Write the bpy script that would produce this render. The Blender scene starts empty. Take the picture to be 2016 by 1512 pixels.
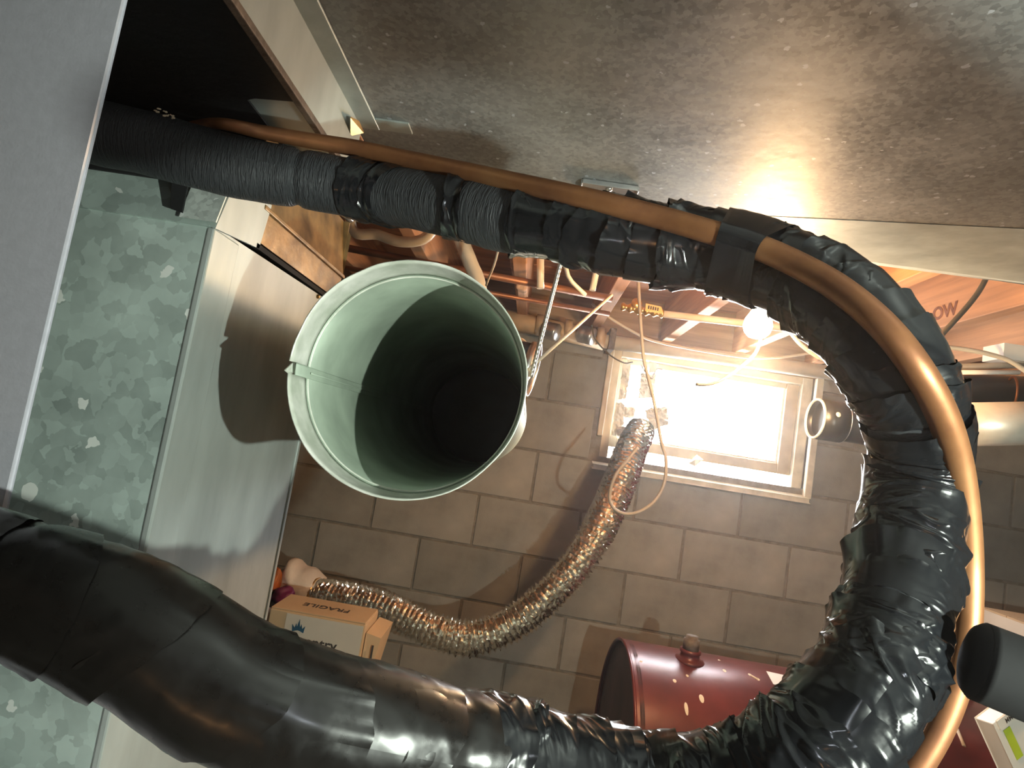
import bpy, bmesh, math, random
import numpy as np
from mathutils import Vector, Matrix, noise
random.seed(7)
S = bpy.context.scene
COL = S.collection

# ------------------------------------------------------------------ camera
# world: X along the block wall, Y towards it, Z up, camera at the origin of X/Y; floor at FLOOR
FL = 1150.0
FLOOR = -1.62
cy = Vector((32, 112, FL)).normalized()                 # world Y in (right, down, forward)
ra = math.radians(9)
up = Vector((math.sin(ra), -math.cos(ra), 0))
cz = (up - cy * up.dot(cy)).normalized()
cx = cy.cross(cz)
def to_world(c): return Vector((cx.dot(c), cy.dot(c), cz.dot(c)))
def ray(px, py): return to_world(Vector(((px - 1008) / FL, (py - 756) / FL, 1)))
def PY(px, py, y): d = ray(px, py); return d * (y / d.y)
def PX(px, py, x): d = ray(px, py); return d * (x / d.x)
def PZ(px, py, z): d = ray(px, py); return d * (z / d.z)
cam = bpy.data.objects.new('camera', bpy.data.cameras.new('camera'))
COL.objects.link(cam)
R_, U_, B_ = to_world(Vector((1, 0, 0))), to_world(Vector((0, -1, 0))), to_world(Vector((0, 0, -1)))
cam.matrix_world = Matrix(((R_.x, U_.x, B_.x, 0), (R_.y, U_.y, B_.y, 0), (R_.z, U_.z, B_.z, 0), (0, 0, 0, 1)))
cam.data.sensor_width = 36
cam.data.lens = FL / 2016 * 36
cam.data.clip_start = 0.01
S.camera = cam

# ------------------------------------------------------------------ light
W = 2.33                                                # the block wall's face
world = bpy.data.worlds.new('sky'); S.world = world; world.use_nodes = True
world.node_tree.nodes['Background'].inputs[0].default_value = (0.88, 0.94, 1.0, 1)
world.node_tree.nodes['Background'].inputs[1].default_value = 36.0
def light(name, kind, loc, energy, color, size=.02, rot=None, portal=False, sy=None):
    l = bpy.data.lights.new(name, kind); o = bpy.data.objects.new(name, l); COL.objects.link(o)
    o.location = loc; l.energy = energy; l.color = color
    if kind == 'AREA':
        l.size = size
        if sy: l.shape = 'RECTANGLE'; l.size_y = sy
        if portal: l.cycles.is_portal = True
    else: l.shadow_soft_size = size
    if rot: o.rotation_euler = rot
    return o
light('window_portal', 'AREA', (.66, W + .16, .2), 1, (1, 1, 1), .9, (math.radians(-90), 0, 0), True, .5)
light('work_light', 'POINT', (.50, -.06, -.10), 25.0, (.90, 1.0, .88), .007)
light('phone_light', 'POINT', (.10, -.03, -.03), .34, (.86, .93, 1.0), .006)
light('bulb_glow', 'POINT', PY(1492, 632, 1.25), 14.0, (1.0, .60, .28), .03)
light('rear_bulb_glow', 'POINT', (-.1, -1.3, -.75), 1.8, (1.0, .5, .2), .04)
S.view_settings.view_transform = 'Standard'
try: S.view_settings.look = 'None'
except Exception: pass
S.view_settings.gamma = 1
S.view_settings.use_curve_mapping = False
S.view_settings.exposure = 0.45
S.cycles.use_denoising = True
S.cycles.sample_clamp_indirect = 6
S.cycles.max_bounces = 8
S.cycles.caustics_reflective = False
S.cycles.caustics_refractive = False

# ------------------------------------------------------------------ materials
def ramp(nt, fac, stops):
    r = nt.nodes.new('ShaderNodeValToRGB'); e = r.color_ramp.elements
    while len(e) > 1: e.remove(e[-1])
    e[0].position = stops[0][0]; e[0].color = (*stops[0][1], 1)
    for p, c in stops[1:]:
        k = e.new(p); k.color = (*c, 1)
    nt.links.new(fac, r.inputs[0]); return r.outputs[0]
def coords(nt, scale=(1, 1, 1), uv=False):
    t = nt.nodes.new('ShaderNodeTexCoord'); m = nt.nodes.new('ShaderNodeMapping')
    m.inputs['Scale'].default_value = scale
    nt.links.new(t.outputs['UV' if uv else 'Object'], m.inputs[0]); return m.outputs[0]
def noise_n(nt, vec, scale, detail=4, rough=.55):
    n = nt.nodes.new('ShaderNodeTexNoise'); n.inputs['Scale'].default_value = scale
    n.inputs['Detail'].default_value = detail; n.inputs['Roughness'].default_value = rough
    nt.links.new(vec, n.inputs['Vector']); return n.outputs['Fac']
def math_n(nt, op, a, b=None):
    m = nt.nodes.new('ShaderNodeMath'); m.operation = op
    for i, v in enumerate((a, b)):
        if v is None: continue
        if isinstance(v, (int, float)): m.inputs[i].default_value = v
        else: nt.links.new(v, m.inputs[i])
    return m.outputs[0]
def mixc(nt, fac, a, b):
    m = nt.nodes.new('ShaderNodeMix'); m.data_type = 'RGBA'
    for k, v in ((0, fac), (6, a), (7, b)):
        if isinstance(v, tuple): m.inputs[k].default_value = (*v, 1)
        elif isinstance(v, (int, float)): m.inputs[k].default_value = v
        else: nt.links.new(v, m.inputs[k])
    return m.outputs[2]
def base(name):
    m = bpy.data.materials.new(name); m.use_nodes = True
    return m, m.node_tree, m.node_tree.nodes['Principled BSDF']
def bump(nt, p, h, strength, dist=.002):
    b = nt.nodes.new('ShaderNodeBump'); b.inputs['Strength'].default_value = strength
    b.inputs['Distance'].default_value = dist
    nt.links.new(h, b.inputs['Height']); nt.links.new(b.outputs[0], p.inputs['Normal'])
def simple(name, col, rough=.5, metal=0., var=.25, scale=20, bmp=0., bscale=80, coat=0, stretch=(1, 1, 1), dist=.002):
    m, nt, p = base(name)
    v = coords(nt, stretch)
    lo = tuple(c * (1 - var) for c in col); hi = tuple(min(1, c * (1 + var)) for c in col)
    nt.links.new(ramp(nt, noise_n(nt, v, scale), [(.3, lo), (.7, hi)]), p.inputs['Base Color'])
    p.inputs['Roughness'].default_value = rough; p.inputs['Metallic'].default_value = metal
    p.inputs['Coat Weight'].default_value = coat
    if bmp: bump(nt, p, noise_n(nt, v, bscale), bmp, dist)
    return m
def galvanized(name, col, flake_scale=70, sparse=.94, metal=.55, rough=.42, scratch=.3, sparse_col=(.75, .8, .78)):
    m, nt, p = base(name)
    v = coords(nt)
    w = nt.nodes.new('ShaderNodeVectorMath'); w.operation = 'ADD'          # ragged flake edges
    nz = nt.nodes.new('ShaderNodeTexNoise'); nz.inputs['Scale'].default_value = flake_scale * 1.2
    nt.links.new(v, nz.inputs['Vector'])
    sc = nt.nodes.new('ShaderNodeVectorMath'); sc.operation = 'SCALE'; sc.inputs['Scale'].default_value = 1.1 / flake_scale
    nt.links.new(nz.outputs['Color'], sc.inputs[0]); nt.links.new(v, w.inputs[0]); nt.links.new(sc.outputs[0], w.inputs[1])
    def vor(s):
        t = nt.nodes.new('ShaderNodeTexVoronoi'); t.inputs['Scale'].default_value = s
        nt.links.new(w.outputs[0], t.inputs['Vector']); x = nt.nodes.new('ShaderNodeSeparateColor')
        nt.links.new(t.outputs['Color'], x.inputs[0]); return x.outputs[0], t.outputs['Distance']
    a, _ = vor(flake_scale); b, d = vor(flake_scale * .8)
    big = noise_n(nt, v, 9, 5)
    f = math_n(nt, 'ADD', math_n(nt, 'MULTIPLY', a, .22), math_n(nt, 'MULTIPLY', big, .78))
    lo = tuple(c * .55 for c in col); hi = tuple(min(1, c * 1.35) for c in col)
    c0 = ramp(nt, f, [(.25, lo), (.75, hi)])
    flake = math_n(nt, 'MULTIPLY', math_n(nt, 'GREATER_THAN', b, sparse), math_n(nt, 'LESS_THAN', d, .42))
    c1 = mixc(nt, flake, c0, sparse_col)
    nt.links.new(c1, p.inputs['Base Color'])
    p.inputs['Metallic'].default_value = metal
    nt.links.new(ramp(nt, f, [(.2, (rough - .12,) * 3), (.8, (rough + .14,) * 3)]), p.inputs['Roughness'])
    bump(nt, p, noise_n(nt, v, 30, 3), scratch, .0015)
    return m
def wood(name, col, along=(1, .06, 1), rough=.75):
    m, nt, p = base(name); v = coords(nt, along)
    g = noise_n(nt, v, 45, 6, .6); k = noise_n(nt, v, 6, 2)
    lo = tuple(c * .55 for c in col); hi = tuple(min(1, c * 1.25) for c in col)
    nt.links.new(ramp(nt, math_n(nt, 'ADD', math_n(nt, 'MULTIPLY', g, .6), math_n(nt, 'MULTIPLY', k, .4)), [(.3, lo), (.65, hi)]), p.inputs['Base Color'])
    p.inputs['Roughness'].default_value = rough; bump(nt, p, g, .3, .001); return m
def emit(name, col, s):
    m, nt, p = base(name); p.inputs['Emission Color'].default_value = (*col, 1)
    p.inputs['Emission Strength'].default_value = s; p.inputs['Base Color'].default_value = (*col, 1); return m

def block_mat():
    m, nt, p = base('cinder_block'); v = coords(nt)
    oi = nt.nodes.new('ShaderNodeObjectInfo')
    a = noise_n(nt, v, 5, 5, .6); g = noise_n(nt, v, 260, 3, .7)
    c = ramp(nt, a, [(.25, (.22, .20, .17)), (.5, (.34, .31, .265)), (.75, (.42, .385, .33))])
    r = nt.nodes.new('ShaderNodeMapRange'); r.inputs['To Min'].default_value = .82; r.inputs['To Max'].default_value = 1.12
    nt.links.new(oi.outputs['Random'], r.inputs['Value'])
    h = nt.nodes.new('ShaderNodeHueSaturation'); nt.links.new(c, h.inputs['Color']); nt.links.new(r.outputs[0], h.inputs['Value'])
    nt.links.new(h.outputs[0], p.inputs['Base Color']); p.inputs['Roughness'].default_value = .95
    bump(nt, p, math_n(nt, 'ADD', math_n(nt, 'MULTIPLY', g, .6), a), .5, .004); return m
def foam_mat():
    m, nt, p = base('black_foam'); v = coords(nt, (1, 1, 1), True)
    t = nt.nodes.new('ShaderNodeMapping'); t.inputs['Scale'].default_value = (260, 5, 1)
    nt.links.new(v, t.inputs[0])
    n = noise_n(nt, t.outputs[0], 1.0, 3, .6)
    rd = math_n(nt, 'ABSOLUTE', math_n(nt, 'SUBTRACT', n, .5))
    rd = math_n(nt, 'MINIMUM', math_n(nt, 'MULTIPLY', rd, 9.0), 1.0)
    p.inputs['Base Color'].default_value = (.042, .045, .05, 1)
    p.inputs['Roughness'].default_value = .55; p.inputs['Specular IOR Level'].default_value = .35
    bump(nt, p, rd, .75, .0011); return m
def tape_mat(name='black_tape', rough=.13, col=(.009, .010, .012), wr=.5):
    m, nt, p = base(name); v = coords(nt, (1, 1, 1), True)
    t = nt.nodes.new('ShaderNodeMapping'); t.inputs['Scale'].default_value = (110, 5, 1)
    nt.links.new(v, t.inputs[0])
    n = noise_n(nt, t.outputs[0], 1.0, 2, .5)
    f = noise_n(nt, coords(nt), 120, 4, .6)
    p.inputs['Base Color'].default_value = (*col, 1)
    nt.links.new(ramp(nt, f, [(.3, (rough,) * 3), (.75, (rough + .16,) * 3)]), p.inputs['Roughness'])
    p.inputs['Coat Weight'].default_value = .25; p.inputs['Coat Roughness'].default_value = .2
    bump(nt, p, n, wr * .4, .0016); return m
def copper_mat():
    m, nt, p = base('aged_copper'); v = coords(nt)
    a = noise_n(nt, v, 14, 5, .6)
    nt.links.new(ramp(nt, a, [(.25, (.20, .08, .045)), (.5, (.38, .165, .07)), (.75, (.50, .25, .11))]), p.inputs['Base Color'])
    p.inputs['Metallic'].default_value = .65; p.inputs['Roughness'].default_value = .46
    bump(nt, p, noise_n(nt, v, 300, 3), .1, .0005); return m
M = dict(
    galv=galvanized('galvanized_plenum', (.50, .60, .56), 80, .935, .25, .45, .3, (.95, 1.0, .95)),
    galvl=galvanized('galvanized_lap', (.66, .72, .68), 190, .93, .3, .4, .4, (.95, 1.0, .97)),
    galvo=simple('stained_lit_side', (.30, .19, .08), .38, .5, .75, 18, .4, 40),  # mottled stain tone with the bulb's orange light mixed into the colour
    galvs=simple('galvanized_side', (.42, .46, .44), .5, .3, .18, 16, .35, 40, 0, (1, 1, .35)),
    galvt=galvanized('galvanized_trunk', (.31, .315, .31), 210, .975, .35, .45, .3, (.5, .53, .57)),
    galvd=simple('shadow_black', (.006, .006, .007), .7, 0, .2, 20, .3, 60),  # near-black for the shadow painted on the return duct
    pipe=simple('flue_inside', (.40, .48, .39), .42, .25, .22, 14, .25, 30),
    piperim=simple('lit_flue_rim', (.82, .88, .74), .35, .1, .25, 40, .4, 60),  # lighter than the pipe body: light caught by the flare is painted in
    shadedark=simple('shade_dark_metal', (.02, .022, .025), .8, 0),  # shade inside the pipe and in the elbow gap, painted near black
    cream=simple('cream_metal', (.62, .55, .45), .3, .4, .15, 30),
    cabinet=simple('painted_cabinet', (.50, .50, .56), .33, .25, .05, 160, .08, 500),
    foam=foam_mat(), tape=tape_mat(), tapes=tape_mat('satin_tape', .24, (.007, .006, .0055), .18),
    dark=simple('dark_rubber', (.008, .008, .009), .85, 0, .3, 40),
    copper=copper_mat(),
    oldcopper=simple('dull_copper_pipe', (.30, .13, .07), .45, .6, .3, 15),
    block=block_mat(),
    mortar=simple('mortar', (.25, .215, .175), .95, 0, .25, 40, .5, 200),
    conc=simple('concrete', (.30, .28, .25), .9, 0, .2, 8, .4, 120),
    sillc=simple('painted_sill', (.72, .66, .55), .85, 0, .25, 14, .5, 70),
    joist=wood('joist_wood', (.52, .25, .115)),
    ply=wood('subfloor_wood', (.48, .22, .11), (.06, 1, 1)),
    sill=wood('sill_wood', (.46, .30, .17), (.06, 1, 1)),
    frame=simple('painted_frame', (.62, .52, .38), .55, 0, .18, 12, .2, 60),
    pvc=simple('pvc_pipe', (.72, .63, .50), .35, 0, .1, 20),
    tanpvc=simple('tan_drain', (.55, .38, .22), .45, .1, .25, 14),
    chrome=simple('steel', (.62, .62, .62), .28, .9, .15, 30),
    foil=simple('foil', (.95, .90, .82), .17, 1.0, .1, 60),
    silver=simple('silver_duct', (.88, .82, .72), .38, .45, .08, 30),
    foilw=simple('window_foil', (.80, .76, .66), .35, .3, .2, 45, .8, 70, 0, (1, 1, 1), .004),
    abs=simple('black_drain', (.02, .022, .024), .35, 0, .2),
    red=simple('red_tank_paint', (.12, .020, .018), .30, .1, .35, 7, .15, 40),
    redd=simple('red_tank_end', (.12, .06, .05), .6, 0, .3, 7),
    rust=simple('rusty_iron', (.16, .12, .09), .7, .4, .4, 60, .5, 150),
    card=simple('cardboard', (.52, .34, .19), .85, 0, .1, 8),
    cardw=simple('printed_card', (.60, .50, .40), .8, 0, .08, 8),
    ink=simple('dark_ink', (.05, .04, .035), .8, 0, .1),
    blue=simple('blue_ink', (.015, .07, .12), .8, 0, .1),
    marker=simple('stamp_ink', (.22, .08, .04), .9, 0, .3, 90),
    white=simple('white_plastic', (.80, .76, .70), .5, 0, .08, 10),
    bag=simple('pale_bag', (.78, .64, .52), .55, 0, .12, 8, .6, 30, 0, (1, 1, 1), .006),
    purple=simple('purple_cloth', (.16, .01, .07), .5, 0, .4, 30, .4, 50),
    orange=simple('orange_cloth', (.45, .12, .02), .6, 0, .3, 30),
    green=simple('lime_print', (.50, .62, .03), .6, 0, .1),
    cable=simple('grey_cable', (.30, .25, .20), .5, 0, .15),
    dcable=simple('dark_cable', (.10, .09, .075), .5, 0, .2),
    paint=simple('dried_paint', (.75, .62, .45), .6, 0, .1),
    brass=simple('brass', (.65, .38, .12), .3, .85, .2, 40),
    ylabel=simple('yellow_label', (.70, .42, .14), .6, 0, .1),
    bulb=emit('bulb_glass_lit', (1.0, .80, .48), 60.0),
    insul=simple('batt', (.60, .38, .26), .95, 0, .4, 40, .8, 60),
    glassj=simple('jar', (.35, .32, .34), .15, 0, .3, 30),
)
def glass_mat():
    m = bpy.data.materials.new('window_glass'); m.use_nodes = True; nt = m.node_tree; nt.nodes.clear()
    o = nt.nodes.new('ShaderNodeOutputMaterial'); x = nt.nodes.new('ShaderNodeMixShader')
    t = nt.nodes.new('ShaderNodeBsdfTransparent'); g = nt.nodes.new('ShaderNodeBsdfGlossy'); g.inputs['Roughness'].default_value = .1
    x.inputs[0].default_value = .06
    nt.links.new(t.outputs[0], x.inputs[1]); nt.links.new(g.outputs[0], x.inputs[2]); nt.links.new(x.outputs[0], o.inputs[0]); return m
M['glass'] = glass_mat()

# ------------------------------------------------------------------ mesh helpers
def link(name, me, mat=None, parent=None, smooth=False):
    if mat: me.materials.append(M[mat] if isinstance(mat, str) else mat)
    if smooth:
        me.polygons.foreach_set('use_smooth', [True] * len(me.polygons))
    o = bpy.data.objects.new(name, me); COL.objects.link(o)
    if parent: o.parent = parent
    return o
def mesh(name, vs, fs, mat, parent=None, smooth=False, uvs=None):
    me = bpy.data.meshes.new(name); me.from_pydata([tuple(v) for v in vs], [], fs); me.update()
    if uvs is not None:
        l = me.uv_layers.new(name='UVMap')
        li = np.empty(len(me.loops), dtype=np.int32); me.loops.foreach_get('vertex_index', li)
        l.data.foreach_set('uv', np.asarray(uvs, dtype=np.float32)[li].ravel())
    return link(name, me, mat, parent, smooth)
def from_bm(name, bm, mat, parent=None, smooth=False):
    me = bpy.data.meshes.new(name); bm.to_mesh(me); bm.free(); return link(name, me, mat, parent, smooth)
def box_bm(lo, hi, bev=0., bm=None):
    bm = bm or bmesh.new(); n0 = set(bm.verts)
    c = [(a + b) / 2 for a, b in zip(lo, hi)]; s = [abs(b - a) for a, b in zip(lo, hi)]
    r = bmesh.ops.create_cube(bm, size=1, matrix=Matrix.Translation(c) @ Matrix.Diagonal((*s, 1)))
    if bev:
        es = list({e for v in r['verts'] for e in v.link_edges})
        bmesh.ops.bevel(bm, geom=es, offset=bev, segments=2, affect='EDGES', profile=.5)
    return bm
def box(name, lo, hi, mat, parent=None, bev=0.): return from_bm(name, box_bm(lo, hi, bev), mat, parent)
def slab(name, pts, thick, mat, parent=None, bev=0.):
    """polygon (world points, planar) given a thickness vector"""
    n = len(pts); t = Vector(thick)
    vs = [Vector(p) for p in pts] + [Vector(p) + t for p in pts]
    fs = [tuple(range(n)), tuple(range(2 * n - 1, n - 1, -1))] + [(i, (i + 1) % n, n + (i + 1) % n, n + i) for i in range(n)]
    o = mesh(name, vs, fs, mat, parent)
    bm = bmesh.new(); bm.from_mesh(o.data)
    if bev: bmesh.ops.bevel(bm, geom=bm.edges[:], offset=bev, segments=2, affect='EDGES', profile=.5)
    bmesh.ops.recalc_face_normals(bm, faces=bm.faces); bm.to_mesh(o.data); bm.free()
    return o
def spline(ctrl, n):
    """Catmull-Rom through rows of numbers, resampled evenly by the first three columns"""
    P = np.array(ctrl, float); P = np.vstack([2 * P[0] - P[1], P, 2 * P[-1] - P[-2]])
    out = []
    for i in range(1, len(P) - 2):
        for t in np.linspace(0, 1, 24, endpoint=False):
            a, b, c, d = P[i - 1], P[i], P[i + 1], P[i + 2]
            out.append(.5 * (2 * b + (c - a) * t + (2 * a - 5 * b + 4 * c - d) * t * t + (3 * b - a - 3 * c + d) * t ** 3))
    out.append(P[-2]); out = np.array(out)
    s = np.r_[0, np.cumsum(np.linalg.norm(np.diff(out[:, :3], axis=0), axis=1))]
    q = np.linspace(0, s[-1], n)
    return np.stack([np.interp(q, s, out[:, k]) for k in range(out.shape[1])], 1), q, s[-1]
def frames(P):
    T = np.gradient(P, axis=0); T /= np.linalg.norm(T, axis=1)[:, None]
    n = np.cross(T[0], (0, 0, 1)); 
    if np.linalg.norm(n) < .1: n = np.cross(T[0], (1, 0, 0))
    n /= np.linalg.norm(n); N = [n]
    for i in range(1, len(P)):
        n = N[-1] - T[i] * np.dot(N[-1], T[i]); n /= np.linalg.norm(n); N.append(n)
    N = np.array(N); return T, N, np.cross(T, N)
def tube(name, ctrl, rad, mat, parent=None, n=None, seg=14, cap=True, prof=None):
    c = [(*p, r) for p, r in zip(ctrl, rad if hasattr(rad, '__len__') else [rad] * len(ctrl))]
    n = n or (2 if len(ctrl) == 2 and prof is None else max(12, 10 * len(ctrl)))
    if len(ctrl) == 2: A, q, L = np.array([np.array(c[0]) + (np.array(c[1]) - np.array(c[0])) * t for t in np.linspace(0, 1, n)]), None, 1
    else: A, q, L = spline(c, n)
    if q is None: q = np.linspace(0, (Vector(ctrl[1]) - Vector(ctrl[0])).length, n)
    P = A[:, :3]; T, N, B = frames(P); vs, fs = [], []
    for i in range(n):
        for k in range(seg):
            th = 2 * math.pi * k / seg
            r = A[i, 3] * (prof(q[i], th) if prof else 1)
            vs.append(P[i] + r * (math.cos(th) * N[i] + math.sin(th) * B[i]))
    for i in range(n - 1):
        for k in range(seg):
            k2 = (k + 1) % seg
            fs.append((i * seg + k, i * seg + k2, (i + 1) * seg + k2, (i + 1) * seg + k))
    if cap:
        fs.append(tuple(range(seg - 1, -1, -1))); fs.append(tuple((n - 1) * seg + k for k in range(seg)))
    o = mesh(name, vs, fs, mat, parent, False)
    sm = [True] * len(o.data.polygons)
    if cap: sm[-1] = sm[-2] = False
    o.data.polygons.foreach_set('use_smooth', sm)
    return o
def hollow(name, a, b, r, t, mat, parent=None, seg=48, inner=None):
    """open tube with wall thickness between two points"""
    a, b = Vector(a), Vector(b); d = (b - a).normalized(); q = d.to_track_quat('Z', 'Y')
    vs, fs = [], []
    for (p, rr) in ((a, r), (b, r), (b, r - t), (a, r - t)):
        for k in range(seg):
            th = 2 * math.pi * k / seg
            vs.append(p + q @ Vector((rr * math.cos(th), rr * math.sin(th), 0)))
    for j in range(4):
        for k in range(seg):
            k2 = (k + 1) % seg; j2 = (j + 1) % 4
            fs.append((j * seg + k, j * seg + k2, j2 * seg + k2, j2 * seg + k))
    return mesh(name, vs, fs, mat, parent, True)
def ring(name, c, axis, R, r, mat, parent=None, seg=40, m=10):
    q = Vector(axis).to_track_quat('Z', 'Y'); vs, fs = [], []
    for i in range(seg):
        a = 2 * math.pi * i / seg
        for j in range(m):
            b = 2 * math.pi * j / m
            vs.append(Vector(c) + q @ Vector(((R + r * math.cos(b)) * math.cos(a), (R + r * math.cos(b)) * math.sin(a), r * math.sin(b))))
    for i in range(seg):
        for j in range(m):
            fs.append((i * m + j, ((i + 1) % seg) * m + j, ((i + 1) % seg) * m + (j + 1) % m, i * m + (j + 1) % m))
    return mesh(name, vs, fs, mat, parent, True)
def lathe(name, base_p, prof, mat, parent=None, seg=32, axis=(0, 0, 1)):
    q = Vector(axis).to_track_quat('Z', 'Y'); vs, fs = [], []
    for (r, h) in prof:
        for k in range(seg):
            a = 2 * math.pi * k / seg; vs.append(Vector(base_p) + q @ Vector((r * math.cos(a), r * math.sin(a), h)))
    for i in range(len(prof) - 1):
        for k in range(seg):
            k2 = (k + 1) % seg; fs.append((i * seg + k, i * seg + k2, (i + 1) * seg + k2, (i + 1) * seg + k))
    fs.append(tuple(range(seg - 1, -1, -1))); fs.append(tuple((len(prof) - 1) * seg + k for k in range(seg)))
    return mesh(name, vs, fs, mat, parent, True)
def thing(name, label, cat, loc=(0, 0, 0), group=None):
    o = bpy.data.objects.new(name, None); o.empty_display_size = .05; COL.objects.link(o)
    o['label'] = label; o['category'] = cat
    if group: o['group'] = group
    return o
def tag(o, label, cat, group=None):
    o['label'] = label; o['category'] = cat
    if group: o['group'] = group
    return o
def struct(o): o['kind'] = 'structure'; return o
def screw(parent, p, axis, r=.004, mat='chrome'):
    return lathe('screw', p, [(r, 0), (r, .0015), (r * .6, .003), (r * .2, .0032)], mat, parent, 10, axis)

def veil():  # scattering volume added for the lens glare round window and bulb
    m = bpy.data.materials.new('veil_volume'); m.use_nodes = True; nt = m.node_tree; nt.nodes.clear()
    o = nt.nodes.new('ShaderNodeOutputMaterial'); v = nt.nodes.new('ShaderNodeVolumeScatter')
    v.inputs['Density'].default_value = .024; v.inputs['Anisotropy'].default_value = .78
    nt.links.new(v.outputs[0], o.inputs['Volume']); return m
M['veil'] = veil()
# ------------------------------------------------------------------ the room
XL, XR, YB = -2.6, 3.2, -2.6
CE = .66; JB = .475                                      # subfloor and joist undersides
TOP = .425                                               # top course of the block wall
struct(box('floor', (XL, YB, FLOOR - .1), (XR, W + .2, FLOOR), 'conc'))
ceil = struct(box('ceiling', (XL, YB, CE), (XR, W + .2, CE + .02), 'ply'))
jx = [.19 + .29 * k for k in range(-9, 10)]
jme = box_bm((-.019, YB + .01, JB), (.019, W + .02, CE), .002); jm = bpy.data.meshes.new('joist'); jme.to_mesh(jm); jme.free(); jm.materials.append(M['joist'])
for x in jx:
    o = bpy.data.objects.new('joist', jm); COL.objects.link(o); o.location.x = x; o.parent = ceil
bo = box_bm((XL + .01, -.0675, -.016), (XR - .01, .0675, 0), .002); bmsh = bpy.data.meshes.new('board'); bo.to_mesh(bmsh); bo.free(); bmsh.materials.append(M['ply'])
for k in range(18):
    o = bpy.data.objects.new('board', bmsh); COL.objects.link(o); o.location = (0, W - .02 - .14 * k, CE - .001 - .002 * (k % 2)); o.parent = ceil
struct(box('trim_1', (XL, W - .01, TOP), (XR, W + .14, JB), 'sill'))['label'] = 'wooden sill plate on top of the block wall'
struct(box('trim_2', (XL, W + .06, JB), (XR, W + .1, CE), 'sill'))

# window opening in the wall
WX0, WX1, WZ0, WZ1 = .285, 1.085, -.015, .425
wall = bpy.data.objects.new('wall_back', None); COL.objects.link(wall); struct(wall)
H, L, G = .203, .406, .010
def mortar(x0, x1, z0, z1):
    box('mortar', (x0, W + .006, z0), (x1, W + .19, z1), 'mortar', wall)
mortar(XL, WX0, FLOOR, TOP); mortar(WX1, XR, FLOOR, TOP); mortar(WX0, WX1, FLOOR, WZ0)
bme = {}
def block(x0, x1, z0, z1):
    w, h = x1 - x0 - G, z1 - z0 - G
    if w < .03 or h < .02: return
    key = (round(w, 3), round(h, 3))
    if key not in bme:
        b = box_bm((0, 0, 0), (w, .05, h), .003); me = bpy.data.meshes.new('block'); b.to_mesh(me); b.free(); me.materials.append(M['block']); bme[key] = me
    o = bpy.data.objects.new('block', bme[key]); COL.objects.link(o); o.parent = wall
    o.location = (x0 + G / 2, W + random.uniform(-.0015, .0015), z0 + G / 2)
z = -.237; rows = []
k = 0
while z + (k + 1) * -H > FLOOR - .05: k += 1
zr = -.237 - k * H
r = -k
while zr < TOP - .02:
    z0, z1 = max(zr, FLOOR), min(zr + H, TOP)
    off = .045 if r % 2 == 0 else .045 + L / 2
    x = off - L * 8
    while x < XR:
        x0, x1 = max(x, XL), min(x + L, XR)
        if x1 - x0 > .03:
            if z1 > WZ0 + .02 and x1 > WX0 and x0 < WX1:
                zz1 = z1
                if x0 < WX0: block(x0, WX0, z0, z1)
                if x1 > WX1: block(WX1, x1, z0, z1)
                if z0 < WZ0 - .03: block(max(x0, WX0), min(x1, WX1), z0, WZ0)
            else: block(x0, x1, z0, z1)
        x += L
    zr += H; r += 1
def side_wall(name, lo, hi):
    m, nt, p = base(name); t = nt.nodes.new('ShaderNodeTexBrick'); 
    t.inputs['Color1'].default_value = (.30, .265, .215, 1); t.inputs['Color2'].default_value = (.26, .23, .19, 1); t.inputs['Mortar'].default_value = (.2, .165, .125, 1)
    t.inputs['Scale'].default_value = 1; t.inputs['Brick Width'].default_value = L; t.inputs['Row Height'].default_value = H; t.inputs['Mortar Size'].default_value = .006
    c = nt.nodes.new('ShaderNodeTexCoord'); sp = nt.nodes.new('ShaderNodeSeparateXYZ'); cb = nt.nodes.new('ShaderNodeCombineXYZ')
    nt.links.new(c.outputs['Object'], sp.inputs[0])
    nt.links.new(math_n(nt, 'ADD', sp.outputs[0], sp.outputs[1]), cb.inputs[0]); nt.links.new(sp.outputs[2], cb.inputs[1])
    nt.links.new(cb.outputs[0], t.inputs['Vector']); nt.links.new(t.outputs['Color'], p.inputs['Base Color']); p.inputs['Roughness'].default_value = .95
    struct(box(name, lo, hi, m))
side_wall('wall_left', (XL - .15, YB, FLOOR), (XL, W + .2, CE))
side_wall('wall_right', (XR, YB, FLOOR), (XR + .15, W + .2, CE))
side_wall('wall_front', (XL - .15, YB - .15, FLOOR), (XR + .15, YB, CE))

# window: timber surround, painted steel sash, one pane, sloping mortar sill
win = bpy.data.objects.new('window_1', None); COL.objects.link(win); struct(win)
wy = W + .02
box('jamb', (WX0, wy, WZ0), (WX0 + .035, W + .17, WZ1), 'frame', win, .003)
box('jamb', (WX1 - .04, wy, WZ0), (WX1, W + .17, WZ1), 'sillc', win, .003)
box('head', (WX0 + .035, wy, WZ1 - .03), (WX1 - .04, W + .17, WZ1), 'frame', win, .003)
sx0, sx1, sz0, sz1 = WX0 + .037, WX1 - .042, WZ0 + .045, WZ1 - .032
box('sash_stile', (sx0, wy + .02, sz0), (sx0 + .028, wy + .05, sz1), 'frame', win, .003)
box('sash_stile', (sx1 - .05, wy + .02, sz0), (sx1, wy + .05, sz1), 'frame', win, .003)
box('sash_rail', (sx0 + .028, wy + .022, sz1 - .022), (sx1 - .05, wy + .05, sz1), 'frame', win, .003)
box('sash_rail', (sx0 + .028, wy + .022, sz0), (sx1 - .05, wy + .05, sz0 + .04), 'frame', win, .003)
box('sash_bead', (sx0 + .028, wy + .03, sz0 + .04), (sx1 - .05, wy + .045, sz0 + .048), 'white', win)
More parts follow.
